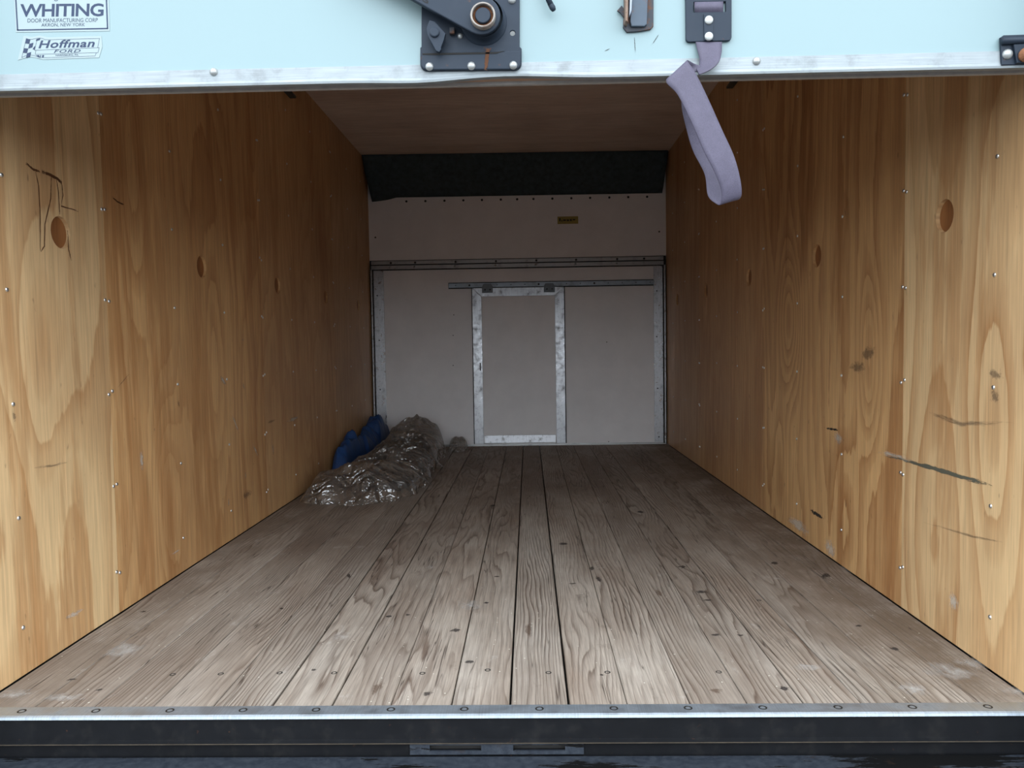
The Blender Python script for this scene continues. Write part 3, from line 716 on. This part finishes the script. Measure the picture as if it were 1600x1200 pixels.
# the loop: folded top, front ply down to the bottom bend, back ply up again
ribbon('webbing', [(1090, 113, 1.432), (1066, 112, 1.425), (1041, 126, 1.402), (1059, 148, 1.394), (1080, 190, 1.386), (1100, 236, 1.384), (1117, 270, 1.386), (1127, 298, 1.392), (1126, 318, 1.402), (1119, 318, 1.416), (1106, 305, 1.428), (1101, 272, 1.440), (1083, 236, 1.452), (1073, 203, 1.452), (1065, 165, 1.444), (1066, 130, 1.436)],
                  [(1095, 104, 1.436), (1084, 99, 1.428), (1074, 95, 1.406), (1087, 115, 1.400), (1106, 154, 1.394), (1128, 203, 1.390), (1147, 245, 1.388), (1157, 283, 1.390), (1158, 306, 1.398), (1149, 312, 1.414), (1140, 300, 1.428), (1134, 272, 1.440), (1118, 236, 1.450), (1104, 195, 1.450), (1090, 155, 1.442), (1085, 125, 1.436)], 8)

# ------------------------------------------------------------------ end hinge at the door's right edge
q = dr(1590, 104, .003)
eh = empty('end_hinge', (q.x, YD, q.z), 'black end hinge with a rusty roller at the right end of the door', 'hinge')
hp = obj('hinge_plate', prism(bmesh.new(), [DP([(1561, 60), (1566, 56.5), (1650, 54), (1650, 101), (1563, 103)], .003)], (0, -.005, 0), .001), M['blacksteel'], eh)
inst('bolt', ME_BOLT, dr(1574, 85, .008), ROT['-Y'], hp, 1.25)
obj('knuckle', cyl(bmesh.new(), dr(1566, 64, .012), dr(1640, 62, .012), .0062, n=14), M['blacksteel'], eh, True)
obj('hinge_leaf', prism(bmesh.new(), [DP([(1581, 71), (1600, 70), (1650, 69), (1650, 99), (1586, 100)], .008)], (0, -.006, 0), .001), M['blacksteel'], eh)
obj('roller', lathe(bmesh.new(), dr(1601, 87, .014), (0, -1, 0), [(.012, 0), (.013, .004), (.009, .010), (.004, .012), (0, .012)], 16), plain('rusty_roller', (.20, .085, .04), .8, 0, .3, .4, 150, .5), eh)

# ------------------------------------------------------------------ stickers on the door
def fit_text(s, x0, x1, y0, y1, bold=0, shear=0, spacing=1.0):
    cu = bpy.data.curves.new('t', 'FONT'); cu.body = s; cu.size = 1; cu.offset = bold; cu.shear = shear
    cu.space_character = spacing; cu.resolution_u = 3
    o = bpy.data.objects.new('t', cu); COL.objects.link(o)
    bpy.context.view_layer.update()
    me = bpy.data.meshes.new_from_object(o.evaluated_get(bpy.context.evaluated_depsgraph_get()))
    xs = [v.co.x for v in me.vertices]; ys = [v.co.y for v in me.vertices]
    vs = [((v.co.x-min(xs))/(max(xs)-min(xs))*(x1-x0)+x0, (v.co.y-min(ys))/(max(ys)-min(ys))*(y1-y0)+y0) for v in me.vertices]
    fs = [tuple(p.vertices) for p in me.polygons]
    bpy.data.objects.remove(o); bpy.data.curves.remove(cu); bpy.data.meshes.remove(me)
    return vs, fs
class Flat:
    """flat artwork in sticker units (the photograph's pixels) laid on the door by its corners"""
    def __init__(s, off): s.bm = bmesh.new(); s.off = off
    def poly(s, pts): s.bm.faces.new([s.bm.verts.new(dr(x, y, s.off)) for x, y in pts]); return s
    def line(s, pts, w):
        for (ax, ay), (bx, by) in zip(pts, pts[1:]):
            L = math.hypot(bx-ax, by-ay); nx, ny = -(by-ay)/L*w/2, (bx-ax)/L*w/2; ex, ey = (bx-ax)/L*w/2, (by-ay)/L*w/2
            s.poly([(ax+nx-ex, ay+ny-ey), (bx+nx+ex, by+ny+ey), (bx-nx+ex, by-ny+ey), (ax-nx-ex, ay-ny-ey)])
        return s
    def text(s, t, x0, x1, ytop, ybot, tilt=0, lean=0, **k):
        vs, fs = fit_text(t, 0, x1-x0, 0, ybot-ytop, **k)
        vv = [s.bm.verts.new(dr(x0+x-lean*y, ybot-y+tilt*x, s.off)) for x, y in vs]
        for f in fs:
            try: s.bm.faces.new([vv[i] for i in f])
            except ValueError: pass
        return s
q = dr(97, 48, .0005)
st = empty('door_sticker', (q.x, YD, q.z), 'rectangular framed maker sticker lettered WHITING on the white door', 'sticker')
obj('sticker_sheet', prism(bmesh.new(), [DP([(18, -75), (168, -77), (171.5, 48.5), (25, 50.5)], .0003)], (0, -.0004, 0)), M['stickerwhite'], st)
f = Flat(.0009); f.line([(20.5, -72), (27.5, 47), (168, 44.5), (163.5, -74), (20.5, -72)], 2.1)
obj('sticker_border', f.bm, M['ink'], st)
f = Flat(.0009)
f.text('WHITING', 31, 161.5, 6.2, 26.5, -.008, -.04, bold=.022, spacing=.92)
f.text('DOOR MANUFACTURING CORP', 43, 152.5, 29, 35.2, -.008, -.04)
f.text('AKRON, NEW YORK', 64.5, 132.5, 36.4, 42.4, -.008, -.04)
f.text('whitingdoor.com', 52, 142, -9.5, 2.0, -.008, -.04)
obj('sticker_lettering', f.bm, M['ink'], st)
q = dr(92, 93, .0005)
st = empty('door_sticker', (q.x, YD, q.z), 'slanted checkered-flag dealer sticker lettered Hoffman FORD on the white door', 'sticker')
obj('sticker_sheet', prism(bmesh.new(), [DP([(28, 94), (37, 56), (50, 58), (62, 55.5), (75, 58.5), (158.5, 56.5), (160, 73), (155, 90), (68, 93), (55, 90), (46, 88.5), (38, 91)], .0003)], (0, -.0004, 0)), M['stickerwhite'], st)
f = Flat(.0009)
f.line([(41, 60), (34, 90)], .5).line([(34, 90), (40, 87), (47, 86), (53, 86.5), (62, 90), (75, 90), (148.5, 87.5), (150.5, 82.5), (153, 82.3), (155, 74.5), (152.5, 74.5), (155.5, 60), (80, 62)], .5)
f.line([(41, 60), (47, 62), (54, 60.5), (62, 59.3), (67, 60.5), (70, 62), (80, 62)], .5)
f.line([(57.5, 63), (54, 78.5), (155, 74.5)], .5).line([(56, 79), (55, 85), (150, 82.3)], .5)
obj('sticker_border', f.bm, M['ink'], st)
f = Flat(.0010)
def fq(r, c):   # cell of the waving flag
    def p(i, j):
        x = 41-1.75*i+6.5*j; return (x, 60.5+7.3*i+(1.4*math.sin(j*1.5)-1.1*j*.6 if j else 0))
    return [p(r, c), p(r, c+1), p(r+1, c+1), p(r+1, c)]
for r, c in ((0, 0), (1, 1), (2, 0), (3, 1)): f.poly(fq(r, c))
f.poly([(57, 61), (63, 59.5), (62, 62.6), (56, 64)]).poly([(53, 73), (55, 72), (54.2, 78), (51, 77)])
f.poly([(56, 86.5), (61, 86), (62.5, 89.6), (59, 88.5)]).poly([(66, 86), (69, 85.9), (68, 89.8), (65.5, 89.8)]).poly([(62.8, 86), (64.2, 86), (63.6, 89.6), (62.6, 89.5)])
obj('flag_checks', f.bm, M['ink'], st)
f = Flat(.0009)
f.text('Hoffman', 60, 148, 63, 75.6, -.022, 0, bold=.024, shear=.25, spacing=1.08)
f.text('FORD', 84, 126, 77.8, 82.8, -.02, 0, bold=.012, shear=.3, spacing=1.15)
f.text('HARRISBURG, PA.', 87, 123, 85, 88.2, -.02, 0, bold=.010)
obj('sticker_lettering', f.bm, M['ink'], st)

f = Flat(LO+.0093); f.text('WHITING', 596, 669, -36, -26, .44, 0, bold=.012)
obj('cast_lettering', f.bm, M['cavity'], lever)

# ------------------------------------------------------------------ heap on the floor: blue tarp, dark clothes, clear film
def heap(name, xl, xr, hgt, y0, y1, mat, amp, freq, seed, nx=60, ny=110, crease=1.0, power=.6, parent=None, rag=.02, fold=0, bign=.45):
    """crumpled sheet draped over a heap: xl/xr/hgt give edges and height along y; closed at the floor"""
    bm = bmesh.new(); rows = []
    for j in range(ny+1):
        t = j/ny; row = []
        y = y0+(y1-y0)*t
        a, b, h = xl(t), xr(t), hgt(t)
        endf = max(0, min(1, t/.06))**.5*max(0, min(1, (1-t)/.06))**.5
        for i in range(nx+1):
            s = i/nx; x = a+(b-a)*s
            prof = max(0, 1-abs(2*s-1)**2.6)**power*endf
            p = Vector((x*freq*.75, y*freq*.95, seed))
            w = Vector((mnoise.noise(p*.6), mnoise.noise(p*.6+Vector((9, 3, 1))), 0))
            rid = 1-2*abs(mnoise.noise(p+w*1.2)); rid2 = 1-2*abs(mnoise.noise(p*2.3+w*.8))
            big = mnoise.noise(Vector((x*3.2, y*2.6, seed+4)))
            z = (h*(1+bign*big))*prof + amp*prof*(crease*rid*.8+.45*rid2)
            fy = (y*5.2+.9*w.x+.5*math.sin(x*9+seed)) % 1.0
            z += fold*prof*max(0, 1-abs(2*fy-1)*1.6)**1.3
            edge = (1-prof)**3
            jx = rag*edge*mnoise.noise(Vector((y*9, s*2, seed))); jy = rag*edge*mnoise.noise(Vector((x*9, t*7, seed+8)))
            row.append(bm.verts.new((x+jx+.010*prof*mnoise.noise(p*1.7+Vector((5, 0, 0))), y+jy, max(.0025, z))))
        rows.append(row)
    for A, C in zip(rows, rows[1:]):
        for i in range(nx): bm.faces.new((A[i], A[i+1], C[i+1], C[i]))
    o = obj(name, bm, mat, parent, True)
    return o
def curve(*pts):
    def f(t):
        for (a, u), (b, v) in zip(pts, pts[1:]):
            if t <= b:
                k = (t-a)/(b-a); k = k*k*(3-2*k); return u+(v-u)*k
        return pts[-1][1]
    return f
bl = heap('blue_tarp', curve((0, -1.118), (1, -1.118)), curve((0, -1.03), (.5, -.985), (1, -.97)), curve((0, .05), (.25, .12), (.55, .14), (.8, .18), (1, .14)), 4.22, 5.40, M['tarp'], .055, 10, 2.0, 50, 110, 1.3, .45, fold=.03)
tag(bl, 'crumpled blue tarp pushed against the left wall behind the clear plastic', 'tarp')
dc = heap('dark_cloth', curve((0, -.86), (.3, -.93), (1, -.90)), curve((0, -.64), (.3, -.60), (.7, -.62), (1, -.70)), curve((0, .05), (.3, .06), (.6, .11), (.85, .14), (1, .10)), 3.80, 5.30, M['darkcloth'], .020, 8, 6.0, 50, 100, 1, .6)
tag(dc, 'dark grey cloth bundle showing through the clear plastic on the floor', 'cloth')
fm = heap('plastic_sheet', curve((0, -.98), (.06, -1.07), (.22, -1.08), (.36, -1.06), (.46, -.98), (.6, -.965), (1, -.94)), curve((0, -.72), (.06, -.62), (.2, -.545), (.45, -.55), (.75, -.56), (1, -.60)),
          curve((0, .060), (.14, .095), (.27, .065), (.33, .045), (.42, .11), (.52, .10), (.62, .145), (.70, .135), (.84, .19), (1, .14)), 3.46, 5.42, M['film'], .030, 6.5, 1.0, 110, 240, 1.1, .38, rag=.07, fold=.032, bign=.25)
tag(fm, 'long crumpled sheet of clear plastic heaped on the floor by the left wall', 'plastic sheet')
f2 = heap('plastic_bag', curve((0, -.555), (1, -.575)), curve((0, -.47), (.5, -.43), (1, -.45)), curve((0, .035), (.5, .055), (1, .045)), 5.18, 5.50, M['film'], .026, 16, 5.0, 36, 36, 1.2, .5)
tag(f2, 'small puffed clear plastic bag at the far end of the plastic heap', 'plastic bag')

# ------------------------------------------------------------------ screws and knots in the floor boards
for x, y in ((270, 1054), (437, 1051.5), (522, 1051.5), (762, 1047), (857, 1051), (949, 1050.5), (1225, 1076), (1186, 938), (1123, 1050), (660, 1052), (608, 963), (345, 1053)):
    p = at(x, y, 'Z', 0); inst('screw', ME_FLOORSCREW, (p.x, p.y, 0), (0, 0, 0), plank_at(p.x), .78)
def spot(name, x, y, rx, ry, mat, rot=0):
    p = at(x, y, 'Z', 0); bm = bmesh.new(); uvl = bm.loops.layers.uv.new('UVMap'); n = 20
    c, s = math.cos(rot), math.sin(rot)
    vs = []
    for i in range(n):
        t = 2*math.pi*i/n; k = 1+.18*mnoise.noise(Vector((math.cos(t)*2, math.sin(t)*2, x*.1)))
        a, b = rx*k*math.cos(t), ry*k*math.sin(t)
        vs.append((bm.verts.new((p.x+a*c-b*s, p.y+a*s+b*c, .0006)), (.5+.5*math.cos(t), .5+.5*math.sin(t))))
    fc = bm.faces.new([v for v, _ in vs])
    for l, (_, uv) in zip(fc.loops, vs): l[uvl].uv = uv
    return obj(name, bm, mat, plank_at(p.x))
for x, y, rx, ry, r in ((712, 985, .020, .030, -.6), (733, 1034, .018, .022, .6), (760, 942, .014, .016, .3), (776, 901, .016, .018, 0), (637, 961, .012, .016, 0), (607, 963.5, .014, .014, 0),
                        (1066, 886, .030, .030, .8), (1096, 925, .026, .032, .4), (1157, 993, .015, .016, 0), (1118, 992, .022, .016, 0), (1105, 938, .026, .016, .1), (1398, 1014, .016, .022, .4),
                        (1341, 978, .014, .018, .3), (668, 1084, .022, .018, .8), (935, 905, .014, .06, .15), (925, 888, .012, .05, -.1), (895, 912, .022, .014, .2), (440, 951, .014, .016, 0),
                        (1225, 1076, .018, .020, .3), (490, 1047, .010, .012, 0), (224, 956, .016, .014, .4), (155, 1078, .014, .012, .3), (112, 1062, .018, .010, .1), (545, 900, .010, .05, .3),
                        (940, 1055, .010, .01, 0), (1290, 900, .02, .06, -.5), (1210, 880, .02, .05, -.4), (880, 850, .03, .04, .3), (1000, 800, .03, .05, .2), (770, 790, .02, .05, 0)):
    spot('knot', x, y, rx, ry*.75, M['knot_mark'], r)
for x, y, rx, ry in ((1030, 927, .016, .05), (1119, 1080, .020, .020), (826, 985, .016, .07), (590, 1075, .016, .05)):
    spot('knot', x, y, rx, ry, M['red_knot'])
for x, y, rx, ry in ((1268, 1043, .07, .03), (190, 1015, .10, .10), (20, 1085, .08, .05), (100, 1090, .08, .03), (1490, 1050, .10, .10), (1590, 1080, .06, .04), (1425, 1075, .05, .05), (735, 945, .06, .08), (1520, 1035, .06, .06), (1330, 890, .05, .10), (1240, 815, .05, .15)):
    spot('dust_patch', x, y, rx, ry, M['dust_mark'])

# ------------------------------------------------------------------ marks on the plywood walls
def wp(side, x, y): return at(x, y, 'X', XL if side == 'L' else XR)
def wmark(name, side, pts, width, mat):
    P = [wp(side, x, y) for x, y in pts]
    ym = sum(p.y for p in P)/len(P)
    return mark(name, sheet(side, ym), P, width, (1, 0, 0) if side == 'L' else (-1, 0, 0), M[mat])
for pts, w in (([(40, 255), (52, 265), (62, 268)], .006), ([(65, 268), (78, 273), (90, 280), (96, 286)], .008), ([(55, 268), (60, 290), (62, 330), (63, 392)], .004),
               ([(80, 274), (79, 310), (70, 350), (69, 385), (63, 393)], .004), ([(96, 286), (98, 305), (95, 322), (122, 330)], .004), ([(88, 280), (91, 300), (93, 335)], .004), ([(105, 360), (107, 390), (111, 407)], .004), ([(175, 308), (183, 315), (193, 320)], .005)):
    wmark('drip_mark', 'L', pts, w, 'brown_mark')
for pts, w in (([(342, 585), (348, 594), (355, 605)], .030), ([(358, 637), (364, 652), (370, 668), (377, 685)], .014), ([(393, 692), (399, 703), (405, 718)], .018), ([(379, 595), (382, 612)], .014),
               ([(383, 735), (384, 752)], .014), ([(357, 775), (357, 795)], .016), ([(425, 690), (428, 715)], .018), ([(98, 968), (115, 960), (135, 950)], .020), ([(265, 868), (275, 862), (283, 858)], .010), ([(378, 529), (380, 533)], .014), ([(220, 695), (222, 740)], .030), ([(445, 660), (470, 650)], .03)):
    wmark('scuff_mark', 'L', pts, w, 'white_mark')
for pts, w in (([(42, 732), (80, 728), (120, 718)], .010), ([(415, 662), (432, 655)], .02), ([(375, 778), (396, 768)], .05), ([(20, 640), (24, 662)], .018), ([(277, 622), (281, 640)], .018), ([(180, 610), (205, 580)], .006)):
    wmark('scuff_mark', 'L', pts, w, 'grey_mark')
wmark('scrape_mark', 'R', [(1365, 704), (1385, 709), (1410, 716), (1440, 726)], .022, 'white_mark')
wmark('scrape_mark', 'R', [(1372, 709), (1410, 718), (1460, 732), (1520, 750), (1572, 767)], [.006, .012, .016, .016, .004], 'green_mark')
wmark('scrape_mark', 'R', [(1264, 796), (1276, 803), (1290, 812)], .020, 'dark_mark')
wmark('scrape_mark', 'R', [(1287, 668), (1303, 671), (1312, 672)], .010, 'dark_mark')
for pts, w in (([(1340, 556), (1375, 548)], .06), ([(1322, 572), (1360, 575)], .05), ([(1545, 610), (1565, 628)], .04), ([(1440, 640), (1500, 662), (1598, 660)], .02), ([(1430, 812), (1520, 838), (1580, 850)], .008), ([(1540, 580), (1570, 590)], .03)):
    wmark('scuff_mark', 'R', pts, w, 'grey_mark')
for pts, w in (([(1225, 805), (1270, 835)], .07), ([(1285, 845), (1310, 870)], .08), ([(1480, 930), (1500, 950)], .06), ([(1300, 680), (1320, 690)], .05)):
    wmark('scuff_mark', 'R', pts, w, 'white_mark')
